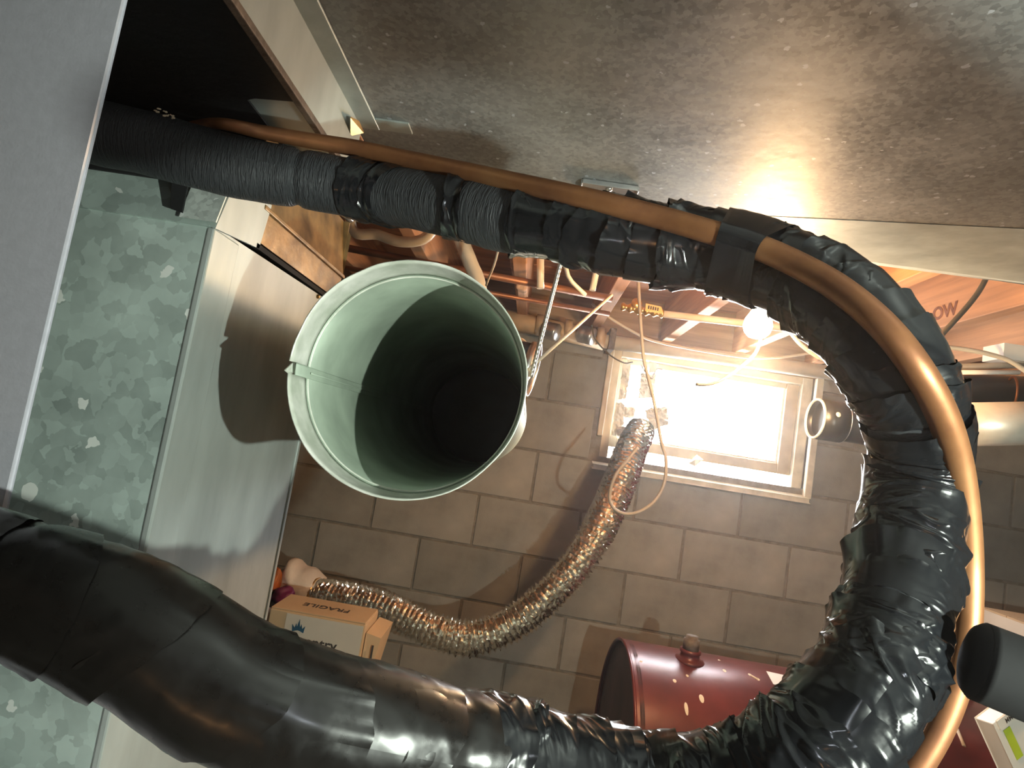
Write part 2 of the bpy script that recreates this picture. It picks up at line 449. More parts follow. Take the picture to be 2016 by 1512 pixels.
box('sash_bead', (sx1 - .058, wy + .03, sz0 + .048), (sx1 - .05, wy + .045, sz1 - .022), 'white', win)
box('glass_pane', (sx0 + .028, wy + .036, sz0 + .048), (sx1 - .058, wy + .040, sz1 - .022), 'glass', win)
slab('window_sill', [(WX0 - .02, W - .018, WZ0 - .03), (WX1 + .02, W - .018, WZ0 - .03), (WX1 + .02, W + .19, WZ0 + .04), (WX0 - .02, W + .19, WZ0 + .04)], (0, 0, -.02), 'sillc', win, .004)
box('plaster_edge', (WX1 + .0, W - .014, WZ0 - .03), (WX1 + .028, W + .02, WZ1), 'sillc', win, .004)
box('plaster_edge', (WX0 - .022, W - .012, WZ0 + .08), (WX0, W + .02, WZ1), 'frame', win, .004)
mesh('latch', [PY(1355, 912, W + .01), PY(1372, 895, W + .01), PY(1385, 905, W + .02), PY(1368, 918, W), PY(1368, 905, W - .01)], [(0, 1, 4), (1, 2, 4), (2, 3, 4), (3, 0, 4), (0, 3, 2, 1)], 'foilw', win)

# ------------------------------------------------------------------ trunk duct overhead
TZ = .36
tr = thing('trunk_duct', 'wide galvanized trunk duct overhead, its flat spangled underside filling the top', 'duct')
a, b = PZ(1400, 420, TZ), PZ(2016, 450, TZ); dxy = (b - a); 
def seam(x): return a.y + (x - a.x) * dxy.y / dxy.x
XE = -.28
T1, T2 = seam(XE), seam(1.6)
c1, c2 = PZ(1700, 519, TZ + .012), PZ(2016, 560, TZ + .012)
def far(x): return c1.y + (x - c1.x) * (c2.y - c1.y) / (c2.x - c1.x)
pan = [(XE, -.9, TZ), (1.6, -.9, TZ), (1.6, max(.45, seam(1.6)), TZ), (XE, .82, TZ)]
pan[3] = (XE, seam(XE), TZ)
slab('bottom_panel', pan, (0, 0, .002), 'galvt', tr)
fx = 1.6
slab('sloped_panel', [(XE, seam(XE), TZ - .0005), (fx, seam(fx), TZ - .0005), (fx, far(fx), TZ + .012), (XE, far(XE), TZ + .012)], (0, 0, .002), 'galvs', tr)
box('back_panel', (XE, .93, TZ + .01), (1.6, .932, JB - .005), 'galvt', tr)
box('side_panel', (XE, -.9, TZ), (XE + .002, .9, JB - .005), 'galvt', tr)
# drive cleat along the left edge of the underside, torn foot at its end
box('drive_cleat', (-.279, -.9, TZ - .004), (-.247, .70, TZ - .0005), 'galvs', tr, .001)
box('cleat_foot', (-.247, .676, TZ - .003), (-.205, .700, TZ - .0005), 'galvs', tr)
slab('torn_tab', [PZ(690, 232, .335), PZ(706, 240, .345), PZ(716, 262, .345), PZ(690, 268, .33)], (0, .001, .002), 'brass', tr)
br = thing('hanger_bracket', 'small zinc hanger bracket screwed under the trunk duct above the copper pipe', 'bracket')
p0, p1 = PZ(1148, 352, TZ), PZ(1257, 366, TZ)
yb = (p0.y + p1.y) / 2
box('plate', (p0.x, yb, TZ - .0025), (p1.x, yb + .035, TZ - .0006), 'chrome', br, .0006)
box('lip', (p0.x, yb - .002, TZ - .007), (p1.x, yb, TZ - .0006), 'chrome', br, .0005)
box('side_lip', (p0.x - .002, yb, TZ - .007), (p0.x, yb + .03, TZ - .0006), 'chrome', br, .0005)
box('side_lip', (p1.x, yb, TZ - .007), (p1.x + .002, yb + .03, TZ - .0006), 'chrome', br, .0005)
screw(br, ((p0.x + p1.x) / 2, yb + .014, TZ - .003), (0, 0, -1), .005)

# ------------------------------------------------------------------ left-hand return duct, shadow painted black below
SZ = .29
rt = thing('return_duct', 'metal return duct at the upper left, shadow painted black on its underside, behind the grey foam pipe', 'duct')
ka, kb = PZ(487, 197, SZ), PZ(522, 242, SZ)
slab('shadow_panel', [(-.95, -.9, SZ), (-.270, -.9, SZ), (-.270, ka.y - .01, SZ), (ka.x + .01, ka.y - .005, SZ), (ka.x, ka.y, SZ), (kb.x, kb.y, SZ), (kb.x, .70, SZ), (-.95, .70, SZ)], (0, 0, .002), 'galvd', rt)  # hose shadow as a near-black panel, cut to the lit patch
slab('bottom_panel', [(-.95, .45, SZ + .0025), (-.270, .45, SZ + .0025), (-.270, .70, SZ + .0025), (-.95, .70, SZ + .0025)], (0, 0, .002), 'galvs', rt)
slab('side_panel', [(-.2705, -.9, SZ - .001), (-.2705, .70, SZ - .001), (-.2705, .70, TZ - .004), (-.2705, -.9, TZ - .004)], (-.002, 0, 0), 'galvs', rt)
box('corner_hem', (-.276, -.9, SZ - .004), (-.268, .70, SZ + .003), 'rust', rt, .001)
box('end_panel', (-.95, .70, SZ), (-.2815, .702, TZ + .1), 'galvs', rt)

# ------------------------------------------------------------------ supply plenum and branch duct
PXs, PF, PBk = -.315, .512, .812
pl = thing('supply_plenum', 'tall green-tinged galvanized plenum with large spangles beside the grey cabinet', 'duct')
ZP = .148
box('front_panel', (-1.0, PF, FLOOR + .9), (PXs - .004, PF + .002, ZP), 'galv', pl)
slab('side_panel', [(PXs, PF + .004, FLOOR + .9), (PXs, PBk, FLOOR + .9), (PXs, PBk, ZP + .004), (PXs, PF + .004, ZP)], (-.002, 0, 0), 'galvs', pl)
box('corner_strip', (PXs - .006, PF - .0015, FLOOR + .9), (PXs + .0015, PF + .045, ZP - .002), 'galvs', pl, .0018)
box('back_panel', (-1.0, PBk - .002, FLOOR + .9), (PXs - .002, PBk, ZP), 'galvs', pl)
box('edge_hem', (PXs - .004, PBk - .006, FLOOR + .9), (PXs + .002, PBk + .001, ZP + .004), 'galvs', pl, .001)
# cross break creases pressed into the front panel, as shallow ribs
cr = PY(375, 430, PF); ce = PY(230, 640, PF)
slab('top_collar', [(-1.0, PF - .003, ZP - .002), (PXs + .002, PF - .003, ZP - .002), (PXs + .002, PF + .02, .215), (-1.0, PF + .02, .215)], (0, .003, 0), 'galv', pl)
slab('collar_flange', [(PXs + .003, PF - .003, ZP - .003), (PXs + .003, .592, ZP + .006), (PXs + .003, .600, .205), (PXs + .003, PF + .018, .215)], (-.003, 0, 0), 'galvs', pl)
cc = PY(362, 395, PF - .004)
slab('collar_lap', [(cc.x, PF - .006, ZP + .002), (PXs + .004, PF - .006, ZP + .002), (PXs + .004, PF + .010, .215), (cc.x, PF + .010, .215)], (0, .0015, 0), 'galvl', pl)
slab('slot_strap', [PY(338, 355, PF - .006), PY(370, 360, PF - .006), PY(358, 418, PF - .008), PY(335, 410, PF - .008)], (0, .002, 0), 'dark', pl)
t0, t1 = PY(130, 316, PF - .004), PY(330, 345, PF - .004)
slab('upper_seam', [t0, t1, t1 - Vector((0, 0, .004)), t0 - Vector((0, 0, .004))], (0, .003, 0), 'dark', pl)

bd = thing('branch_duct', 'galvanized branch duct glowing orange above the open round pipe', 'duct')
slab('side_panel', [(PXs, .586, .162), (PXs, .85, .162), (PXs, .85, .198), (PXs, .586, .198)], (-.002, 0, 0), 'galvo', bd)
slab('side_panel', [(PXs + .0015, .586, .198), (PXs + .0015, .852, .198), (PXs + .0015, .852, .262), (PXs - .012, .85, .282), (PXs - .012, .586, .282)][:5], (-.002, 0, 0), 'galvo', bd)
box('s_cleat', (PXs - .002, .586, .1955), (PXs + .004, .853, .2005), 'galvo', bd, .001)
box('lower_slip', (PXs - .002, .586, .153), (PXs + .003, .83, .1585), 'dark', bd)
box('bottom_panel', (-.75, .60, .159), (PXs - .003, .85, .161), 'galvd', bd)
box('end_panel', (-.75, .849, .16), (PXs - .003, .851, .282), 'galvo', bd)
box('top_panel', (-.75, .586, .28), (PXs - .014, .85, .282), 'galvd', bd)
tube('ribbed_collar', [PX(672, 418, PXs - .01), PX(690, 432, PXs - .01)], .004, 'chrome', bd, n=24, seg=12, prof=lambda q, t: 1 + .25 * math.sin(q * 2600))
screw(bd, (PXs, .775, .148), (1, 0, 0), .003, 'brass')

# furnace cabinet, close at the left
fc = thing('furnace_cabinet', 'pale grey painted furnace cabinet filling the left edge', 'furnace')
Yf = .30
e0, e1 = PY(236, 0, Yf), PY(0, 1000, Yf)
xe = lambda z: e0.x + (z - e0.z) * (e1.x - e0.x) / (e1.z - e0.z)
zt, zb = .285, FLOOR
slab('side_panel', [(xe(zt), Yf, zt), (xe(zb) , Yf, zb), (-.95, Yf, zb), (-.95, Yf, zt)], (0, .004, 0), 'cabinet', fc, .001)
slab('edge_fold', [(xe(zt), Yf + .001, zt), (xe(zb), Yf + .001, zb), (xe(zb) - .002, Yf + .006, zb), (xe(zt) - .002, Yf + .006, zt)], (-.002, 0, 0), 'cabinet', fc)
box('inner_case', (-.95, Yf + .006, FLOOR), (-.36, PF - .03, -.35), 'cabinet', fc, .003)

# ------------------------------------------------------------------ big open round pipe
PR = .0985; py0 = .485
pc = PY(800, 744, py0)
rp = thing('round_pipe', 'large open-ended round metal pipe, dark inside, facing the viewer', 'pipe')
def cyl_panel(name, r0, y0, y1, a0, a1, mat, t=.0012, n=72, wob=0., flare=0.):
    vs, fs = [], []
    for rr in (r0, r0 - t):
        for j, y in enumerate(np.linspace(y0, y1, 6)):
            for k in range(n + 1):
                a = a0 + (a1 - a0) * k / n
                w = wob * 0 + flare * (1 - j / 5) + wob * noise.noise(Vector((math.cos(a) * 2.2, math.sin(a) * 2.2, 3.1))) * (1 - j / 5)
                yy = y + (wob * 1.3 * noise.noise(Vector((math.cos(a) * 5, math.sin(a) * 5, 7))) if j == 0 else 0)
                vs.append((pc.x + (rr + w) * math.cos(a), yy, pc.z + (rr + w) * math.sin(a)))
    m = n + 1
    idx = lambda s, j, k: s * 6 * m + j * m + k
    for j in range(5):
        for k in range(n):
            fs.append((idx(0, j, k), idx(0, j, k + 1), idx(0, j + 1, k + 1), idx(0, j + 1, k)))
            fs.append((idx(1, j, k), idx(1, j + 1, k), idx(1, j + 1, k + 1), idx(1, j, k + 1)))
    for k in range(n):
        fs.append((idx(0, 0, k), idx(1, 0, k), idx(1, 0, k + 1), idx(0, 0, k + 1)))
        fs.append((idx(0, 5, k), idx(0, 5, k + 1), idx(1, 5, k + 1), idx(1, 5, k)))
    for j in range(5):
        fs.append((idx(0, j, 0), idx(0, j + 1, 0), idx(1, j + 1, 0), idx(1, j, 0)))
        fs.append((idx(0, j, n), idx(1, j, n), idx(1, j + 1, n), idx(0, j + 1, n)))
    o = mesh(name, vs, fs, mat, rp, True); return o
g0 = math.radians(183)
cyl_panel('pipe_body', PR, py0 + .034, 1.22, 0, 2 * math.pi, 'pipe', .0012, 96)
cyl_panel('end_band', PR + .0012, py0, py0 + .036, g0 + .06, g0 - .04 + 2 * math.pi, 'piperim', .0012, 96, .0012, .002)
lathe('shade_disc', (pc.x, 1.205, pc.z), [(PR - .002, 0), (PR - .002, .002), (.001, .003)], 'shadedark', rp, 48, (0, 1, 0))  # dark disc added for the shade deep in the pipe
ring('bead', (pc.x, py0 + .036, pc.z), (0, 1, 0), PR - .0012, .0011, 'piperim', rp, 96, 8)
cyl_panel('lap_seam', PR - .0016, py0 + .004, 1.21, g0 - .035, g0 + .075, 'pipe', .0012, 8)
cyl_panel('seam_lock', PR - .003, py0 + .036, 1.21, g0 + .012, g0 + .03, 'pipe', .001, 4)
slab('bent_tab', [(pc.x - PR - .001, py0 - .002, pc.z - .012), (pc.x - PR - .004, py0 - .003, pc.z - .010), (pc.x - PR - .003, py0 + .01, pc.z + .000), (pc.x - PR, py0 + .01, pc.z - .010)], (.001, 0, 0), 'piperim', rp)
# far end closed by the reducer, which turns right into a small elbow
lathe('end_reducer', (pc.x, 1.22, pc.z), [(PR - .001, 0), (PR - .014, .02), (.066, .04), (.062, .09)], 'cream', rp, 48, (0, 1, 0))
el0 = Vector((pc.x, 1.28, pc.z))
ptgt = PY(1034, 722, 1.28)
el0.z = ptgt.z
el = [el0, Vector((pc.x + .05, 1.30, ptgt.z)), Vector((ptgt.x - .045, 1.285, ptgt.z)), Vector((ptgt.x - .02, 1.28, ptgt.z))]
tube('elbow', el, [.060, .064, .064, .060], 'cream', rp, n=28, seg=36, cap=False, prof=lambda q, t: 1 + .02 * (math.floor(q / .04) % 2))
ed = (Vector((1, -.12, -.12))).normalized()
ec = el[-1]
tube('dark_band', [ec - ed * .004, ec + ed * .026], .056, 'shadedark', rp, n=3, seg=36)
hollow('elbow_collar', ec + ed * .024, ec + ed * .042, .061, .004, 'chrome', rp, 48)

# hanger rods, straps by the pipe
def rod(name, pts, w, y, mat, label, cat, group=None, **k):
    ys = y if hasattr(y, '__len__') else [y] * len(pts)
    P = [PY(*p, yy) for p, yy in zip(pts, ys)]
    if k.pop('hang', 0): P = [Vector((P[0].x - .01, P[0].y + .02, CE + .002))] + P; ys = [ys[0]] + list(ys)
    o = tube(name, P, [w / 2 * yy / FL for yy in ys], mat, None, **k)
    return tag(o, label, cat, group)
rod('threaded_rod', [(1124, 440), (1045, 742)], 9, [.93, 1.0], 'chrome', 'steel threaded rod running down to the right rim of the open pipe', 'rod', n=160, seg=12, prof=lambda q, t: 1 + .07 * math.sin(q * 3000))
rod('support_rod', [(1204, 581), (1040, 728)], 6.5, [1.3, 1.06], 'pvc', 'pale slanting rod crossing the steel threaded rod', 'rod')
rod('hanging_wire', [(985, 470), (957, 562)], 4.5, [1.05, 1.0], 'pvc', 'short pale wire hanging under the foam above the open pipe', 'wire', hang=1)
st = [Vector((PY(1104, 480, 1.35).x, 1.37, CE + .002)), PY(1108, 500, 1.35), PY(1114, 525, 1.35), PY(1122, 550, 1.36), PY(1152, 580, 1.4)]
tag(tube('bent_conduit', st, .0052, 'pvc', None, n=20), 'cream bent conduit stub beside the steel threaded rod', 'conduit')

# ------------------------------------------------------------------ insulated pipe wrapped in black tape
ctrl = [(-130, 170, 128), (20, 225, 130), (120, 245, 132), (220, 268, 132), (320, 290, 130), (450, 326, 127), (600, 354, 118), (740, 378, 118),
        (870, 403, 124), (1000, 430, 138), (1150, 452, 140), (1300, 481, 148), (1400, 492, 148), (1500, 520, 150), (1600, 566, 160), (1690, 634, 172),
        (1755, 715, 175), (1795, 800, 172), (1810, 880, 160), (1803, 960, 158), (1786, 1050, 166), (1768, 1150, 168), (1745, 1240, 174),
        (1712, 1330, 184), (1650, 1420, 190), (1560, 1500, 190), (1440, 1552, 184), (1300, 1562, 180), (1150, 1534, 180), (1000, 1492, 184),
        (870, 1466, 194), (740, 1438, 215), (600, 1408, 226), (455, 1356, 234), (310, 1265, 240), (180, 1205, 240), (50, 1155, 238), (-90, 1110, 236), (-220, 1070, 236)]
DH = .052
rows_ = []
ws = [c[2] for c in ctrl]
for i, (px, py, w) in enumerate(ctrl):
    wsm = sum(ws[max(0, i - 1):i + 2]) / len(ws[max(0, i - 1):i + 2])
    y = DH * FL / wsm
    p = PY(px, py, y); rows_.append((p.x, p.y, p.z, w / 2 * y / FL, i))
HP, HS, HL = spline(rows_, 1400)
HT, HN, HB = frames(HP[:, :3])
def s_at(i): return float(np.interp(i, HP[:, 4], HS))     # arc length at control index
def idx_px(px, lo, hi):                                   # control index from a picture column along the loop's upper run
    xs = [c[0] for c in ctrl[lo:hi]]; return lo + float(np.interp(px, xs, range(len(xs)))) 
pinch = []                                                # (s, depth, width)
for px, d in ((590, .10), (742, .05), (925, .07), (1160, .03)):
    pinch.append((s_at(idx_px(px, 0, 13)), d, .004))
for i, d in ((17.2, .05), (30.0, .05), (36.2, .07)): pinch.append((s_at(i), d, .006))
def hose_r(s, th):
    i = np.interp(s, HS, HP[:, 3])
    v = 1 + .045 * noise.noise(Vector((s * 14, math.cos(th) * .8, math.sin(th) * .8))) + .03 * noise.noise(Vector((s * 38, math.cos(th), math.sin(th) + 5)))
    for ps, d, w in pinch: v -= d * math.exp(-((s - ps) / w) ** 2)
    return i * v
def hose_pt(s, th, r):
    s = min(max(s, 0), HL); f = s / HL * (len(HS) - 1); i = min(int(f), len(HS) - 2); t = f - i
    P = HP[i, :3] * (1 - t) + HP[i + 1, :3] * t; N = HN[i] * (1 - t) + HN[i + 1] * t; B = HB[i] * (1 - t) + HB[i + 1] * t
    return P + r * (math.cos(th) * N + math.sin(th) * B)
hose = thing('insulated_pipe', 'looping foam-insulated pipe, bare grey foam on the left, then wrapped in black tape', 'pipe')
def skin(name, sa, sb, ns, nt_, mat, rfun, parent=hose, warp=None):
    vs, fs, uv = [], [], []
    for i in range(ns + 1):
        a = i / ns
        for k in range(nt_ + 1):
            th = 2 * math.pi * k / nt_
            s = sa + (sb - sa) * a + (warp(a, th) if warp else 0)
            vs.append(hose_pt(s, th, rfun(s, th, a))); uv.append((s, k / nt_))
    m = nt_ + 1
    for i in range(ns):
        for k in range(nt_): fs.append((i * m + k, i * m + k + 1, (i + 1) * m + k + 1, (i + 1) * m + k))
    return mesh(name, vs, fs, mat, parent, True, uv)
skin('foam_sleeve', 0, HL, 900, 48, 'foam', lambda s, th, a: hose_r(s, th))
def wrap(s0, w, skew, ph, mat='tape', lift=.0016, wr=.0018, seed=0., ns=32, nt_=128):
    def warp(a, th): 
        e = .0012 * noise.noise(Vector((math.cos(th) * 4 + seed, math.sin(th) * 4, a))) 
        return skew * math.sin(th - ph) + e
    def rf(s, th, a):
        c, d = math.cos(th), math.sin(th)
        g = noise.noise(Vector((s * 75 + 1.6 * math.sin(th + seed), c * .8 + seed, d * .8)))
        g2 = noise.noise(Vector((s * 170 + 2.5 * c, c * 1.1, d * 1.1 + seed)))
        crease = math.exp(-(g * 7) ** 2) * .8 + math.exp(-(g2 * 8) ** 2) * .3
        big = noise.noise(Vector((s * 28, c * 1.2 + seed, d * 1.2)))
        m = max(0, .35 + 1.3 * noise.noise(Vector((s * 18, c * 1.2 + seed * 2, d * 1.2))))      # where it creases at all
        edge = (1 - a) ** 3
        fl = max(0, noise.noise(Vector((c * 3, d * 3, seed * 3)))) * .0026 * edge * (lift / .0016)
        return hose_r(s, th) + .0009 + lift * (1 - a) + wr * m * crease + .0010 * big + fl
    o = skin('tape_wrap', s0, s0 + w, ns, nt_, mat, rf, hose, warp)
    return o
# scattered single wraps over the foam, left to right along the top run
for px, w, sk, ph, mt in ((700, .028, .012, 2.0, 'tape'), (775, .017, .022, 2.2, 'tape'), (880, .016, -.016, 2.0, 'tape'), (918, .006, .003, 1.0, 'tape'), (1010, .030, -.020, 2.0, 'tape'), (1050, .02, .008, 2, 'tape')):
    wrap(s_at(idx_px(px, 0, 13)), w, sk, ph, mt, .0010, .0020, px * .01)
s = s_at(idx_px(1120, 0, 13)); e = s_at(29.4); kq = 0
while s < e:
    sk = .007 + .006 * math.sin(kq * 1.7)
    if kq in (3, 4): sk *= -.5
    wrap(s, .030 + .008 * math.sin(kq * 2.3), sk, 2.3 + .5 * math.sin(kq), 'tape', .0015 + .0008 * (kq % 3), .0021 + .0006 * math.sin(kq * 1.3), kq * 1.37)
    s += .0165 + .005 * math.sin(kq * 2.9); kq += 1
e = HL - .01
while s < e:                                             # wider, smoother wraps on the near lower run
    sk = .020 if kq % 2 else .012
    wrap(s, .062, sk, 2.0 + .6 * math.sin(kq * 2.1), 'tapes', .0013, .0007, kq * 1.37, 24)
    s += .040; kq += 1
lint = bmesh.new(); lc = PY(325, 224, .425)
for k in range(16):
    c = lc + Vector((random.uniform(-.008, .008), random.uniform(-.002, .002), random.uniform(-.0022, .0022) )); c.z -= (c.x - lc.x) * .28
    bmesh.ops.create_icosphere(lint, subdivisions=1, radius=random.uniform(.0004, .0009), matrix=Matrix.Translation(c) @ Matrix.Diagonal((random.uniform(1, 2.2), 1, 1, 1)))
from_bm('lint_tuft', lint, 'paint', hose)
# wide piece of tape binding the copper pipe to the insulated pipe is added after the copper pipe

# ------------------------------------------------------------------ copper pipe
cctrl = [(330, 262, 16), (385, 246, 18), (440, 244, 24), (520, 261, 29), (600, 275, 31), (700, 292, 34), (800, 314, 37), (900, 335, 39), (1000, 357, 41), (1100, 379, 43), (1200, 402, 44),
         (1300, 428, 46), (1400, 457, 48), (1480, 482, 50), (1560, 516, 51), (1650, 567, 54), (1735, 638, 56), (1803, 722, 57), (1854, 815, 56), (1884, 910, 53), (1899, 1010, 51), (1905, 1110, 50),
         (1904, 1200, 50), (1896, 1280, 50), (1878, 1355, 50), (1848, 1430, 50), (1808, 1500, 50), (1755, 1575, 50), (1690, 1640, 50)]
cr_, rad = [], []
def to_px(p):
    c = R_ * p[0]; v = Vector(p); zf = -B_.dot(v); return (1008 + FL * R_.dot(v) / zf, 756 - FL * U_.dot(v) / zf)
HPX = [to_px(HP[i, :3]) for i in range(0, 1400)]
for px, py, w in cctrl:
    y = min(.0158 * FL / w, .52)
    lat = [((px - q_[0]) ** 2 + (py - q_[1]) ** 2) for q_ in HPX]; j_ = int(np.argmin(lat)); yh = HP[j_, 1]; lat_ = math.sqrt(lat[j_]) * yh / FL
    need = math.sqrt(max((HP[j_, 3] + .0105) ** 2 - lat_ ** 2, 0))
    if need > 0 and px > 400: y = min(y, yh - need)
    cr_.append(PY(px, py, y)); rad.append(w / 2 * y / FL)
cu = tube('copper_pipe', cr_, rad, 'copper', None, n=320, seg=28, prof=lambda q, t: 1 + .006 * noise.noise(Vector((q * 20, t, 0))))
tag(cu, 'bare copper pipe curving along the outside of the taped black loop', 'pipe')
# tape binding both pipes
CP, CS, CL_ = spline([(*p, r) for p, r in zip(cr_, rad)], 400)
def strap(i0, i1, name='binding_tape'):
    vs, fs, uv = [], [], []; n, m = 26, 64
    for i in range(n + 1):
        px = i0 + (i1 - i0) * i / n
        sc_ = s_at(idx_px(px, 0, 16))
        H0 = np.array(hose_pt(sc_, 0, 0)); j = int(np.argmin(np.linalg.norm(CP[:, :3] - H0, axis=1))); C0 = CP[j, :3]; cr = CP[j, 3] + .0012
        f = int(sc_ / HL * 1399); N, B = HN[f], HB[f]
        pts = []
        d2 = np.array([np.dot(C0 - H0, N), np.dot(C0 - H0, B)])
        for k in range(m):                                # convex wrap of the two circles: support function
            th = 2 * math.pi * k / m; u = np.array([math.cos(th), math.sin(th)])
            hr = hose_r(sc_, th) + .0042 + .0006 * noise.noise(Vector((px * .05, u[0] * 3, u[1] * 3)))
            if hr >= cr + d2 @ u: p = u * hr
            else: p = d2 + u * cr
            pts.append(p)
        for k in range(m):
            vs.append(H0 + pts[k][0] * N + pts[k][1] * B); uv.append((sc_, k / m))
    for i in range(n):
        for k in range(m): fs.append((i * m + k, i * m + (k + 1) % m, (i + 1) * m + (k + 1) % m, (i + 1) * m + k))
    return mesh(name, vs, fs, 'tape', hose, True, uv)
strap(1412, 1524)

# ------------------------------------------------------------------ foil dryer duct
fctrl = [(1262, 845, 54, 2.22), (1243, 885, 60, 2.12), (1218, 955, 64, 2.0), (1180, 1040, 66, 1.92), (1132, 1115, 66, 1.88), (1070, 1182, 66, 1.86), (1000, 1232, 67, 1.85), (925, 1256, 68, 1.84), (850, 1240, 66, 1.84), (780, 1206, 62, 1.85), (700, 1182, 60, 1.86), (612, 1168, 58, 1.88)]
fp = [PY(px, py, y) for px, py, w, y in fctrl]; fr = [w / 2 * y / FL for px, py, w, y in fctrl]
fd = thing('foil_duct', 'crinkled silver foil dryer duct sagging from the window to the carton', 'duct')
def fprof(q, t):
    ph = (q / .016 + .25 * noise.noise(Vector((q * 30, math.cos(t) * 1.5, math.sin(t) * 1.5)))) % 1
    return 1.05 - .24 * (abs(2 * ph - 1)) + .075 * noise.noise(Vector((q * 85, math.cos(t) * 7, math.sin(t) * 7)))
o = tube('ribbed_hose', fp, fr, 'foil', fd, n=1100, seg=48, cap=False, prof=fprof)
o.data.polygons.foreach_set('use_smooth', [False] * len(o.data.polygons))
e_ = fp[-1]; ed_ = (fp[-1] - fp[-2]).normalized()
hollow('clamp', e_ - ed_ * .020, e_ - ed_ * .010, fr[-1] * 1.06, .003, 'brass', fd)
lathe('screw', e_ - ed_ * .015 + Vector((0, -.05, .012)), [(.004, 0), (.004, .012), (.002, .014)], 'chrome', fd, 10, (0, 0, 1))

# foil and card stuffed in the left of the window
def crumple(name, pts, y, mat, amp=.012, n=10, m=14, parent=None, seed=0, thick=.002):
    """crumpled sheet over a quadrilateral given by four picture corners at depth y"""
    A, B, C, D = [PY(*p, y) for p in pts]; vs, fs = [], []
    for i in range(n + 1):
        for j in range(m + 1):
            u, v = i / n, j / m
            p = (A * (1 - u) + B * u) * (1 - v) + (D * (1 - u) + C * u) * v
            k = noise.noise(Vector((p.x * 45 + seed, p.z * 45, 0)))
            p = p + Vector((0, -abs(k) * amp - .3 * amp * noise.noise(Vector((p.x * 120, p.z * 120, seed))), 0))
            if i in (0, n) or j in (0, m): p = p + Vector((.5 * amp * noise.noise(Vector((p.z * 80, seed, 1))), 0, .5 * amp * noise.noise(Vector((p.x * 80, seed, 9)))))
            vs.append(p)
    for i in range(n):
        for j in range(m): fs.append((i * (m + 1) + j, (i + 1) * (m + 1) + j, (i + 1) * (m + 1) + j + 1, i * (m + 1) + j + 1))
    o = mesh(name, vs, fs, mat, parent); md = o.modifiers.new('s', 'SOLIDIFY'); md.thickness = thick; return o
wf = W + .012
ff = thing('foil_packing', 'crumpled foil strips packed into the left side of the window', 'foil')
crumple('strip', [(1226, 717), (1243, 716), (1232, 786), (1217, 786)], wf, 'foilw', parent=ff, seed=1)
crumple('strip', [(1262, 735), (1292, 735), (1286, 782), (1256, 785)], wf, 'foilw', parent=ff, seed=2)
crumple('strip', [(1213, 792), (1230, 795), (1226, 862), (1203, 856)], wf, 'foilw', parent=ff, seed=3)
crumple('strip', [(1229, 800), (1252, 803), (1246, 825), (1226, 820)], wf, 'foilw', parent=ff, seed=4)
crumple('cardboard_flap', [(1279, 711), (1297, 717), (1288, 733), (1277, 734)], wf - .02, 'white', .003, parent=ff, seed=5)
crumple('wad', [(1268, 806), (1314, 800), (1316, 836), (1282, 848)], wf - .02, 'foilw', .02, parent=ff, seed=6)
crumple('wad', [(1212, 842), (1250, 836), (1254, 862), (1222, 870)], wf - .015, 'foilw', .02, parent=ff, seed=7)

# ------------------------------------------------------------------ bulb and cables
lb = thing('ceiling_bulb', 'glowing bare light bulb hanging under the joists above the window', 'lamp')
bp = PY(1492, 640, 1.25)
lathe('glass_bulb', bp - Vector((0, 0, .030)), [(.004, 0), (.017, .004), (.026, .014), (.030, .028), (.027, .042), (.019, .056), (.014, .066)], 'bulb', lb, 32)
bg = bpy.data.objects['bulb_glow']; bg.location = bp - Vector((.0, .02, .08))
lathe('socket', bp + Vector((0, 0, .036)), [(.017, 0), (.019, .008), (.021, .03), (.021, .05)], 'pvc', lb, 24)
lathe('junction_box', bp + Vector((0, 0, .084)), [(.02, 0), (.024, .004), (.024, JB - bp.z - .084 + .01)], 'rust', lb, 8)
rod('bulb_cable', [(1512, 612), (1545, 640), (1580, 680), (1625, 708), (1680, 722), (1740, 728)], 10, 1.27, 'dcable', 'thick grey cable looping right from the glowing bulb', 'cable', n=60)
rod('stub_cable', [(1504, 640), (1490, 690), (1466, 716), (1428, 744), (1398, 756), (1370, 757)], 7, 1.27, 'dcable', 'grey cable end dangling below the bulb across the window', 'cable', n=60)
rod('looped_cable', [(1256, 530), (1259, 600), (1263, 660), (1268, 710), (1283, 770), (1294, 825), (1302, 870), (1311, 905), (1308, 950), (1290, 985), (1262, 1006), (1232, 1012), (1208, 1000), (1200, 975), (1212, 935), (1236, 905), (1256, 880)], 6.5, [1.62] * 17, 'cable', 'thin grey cable hanging in a loop before the window and foil duct', 'cable', n=160)
rod('thin_wire', [(1165, 640), (1172, 668), (1200, 698), (1228, 714), (1246, 713)], 3, 2.1, 'dcable', 'thin black wire drooping to the upper left corner of the window', 'wire', n=50)
rod('twig_wire', [(1262, 718), (1266, 726), (1271, 733), (1283, 745), (1288, 735), (1294, 726), (1304, 728)], 3, 2.335, 'cable', 'short curled wire against the bright window glass', 'wire', n=40)
rod('slanting_cable', [(1944, 540), (1835, 682)], 10, [1.2, 1.2], 'dcable', 'grey cable slanting down across the joist at the upper right', 'cable', hang=1)
rod('joist_cable', [(1165, 598), (1200, 625), (1250, 655), (1290, 672), (1380, 690), (1500, 705), (1620, 690), (1700, 660)], 5, 2.12, 'pvc', 'slack cream cable strung below the joists along the wall', 'cable', n=80)

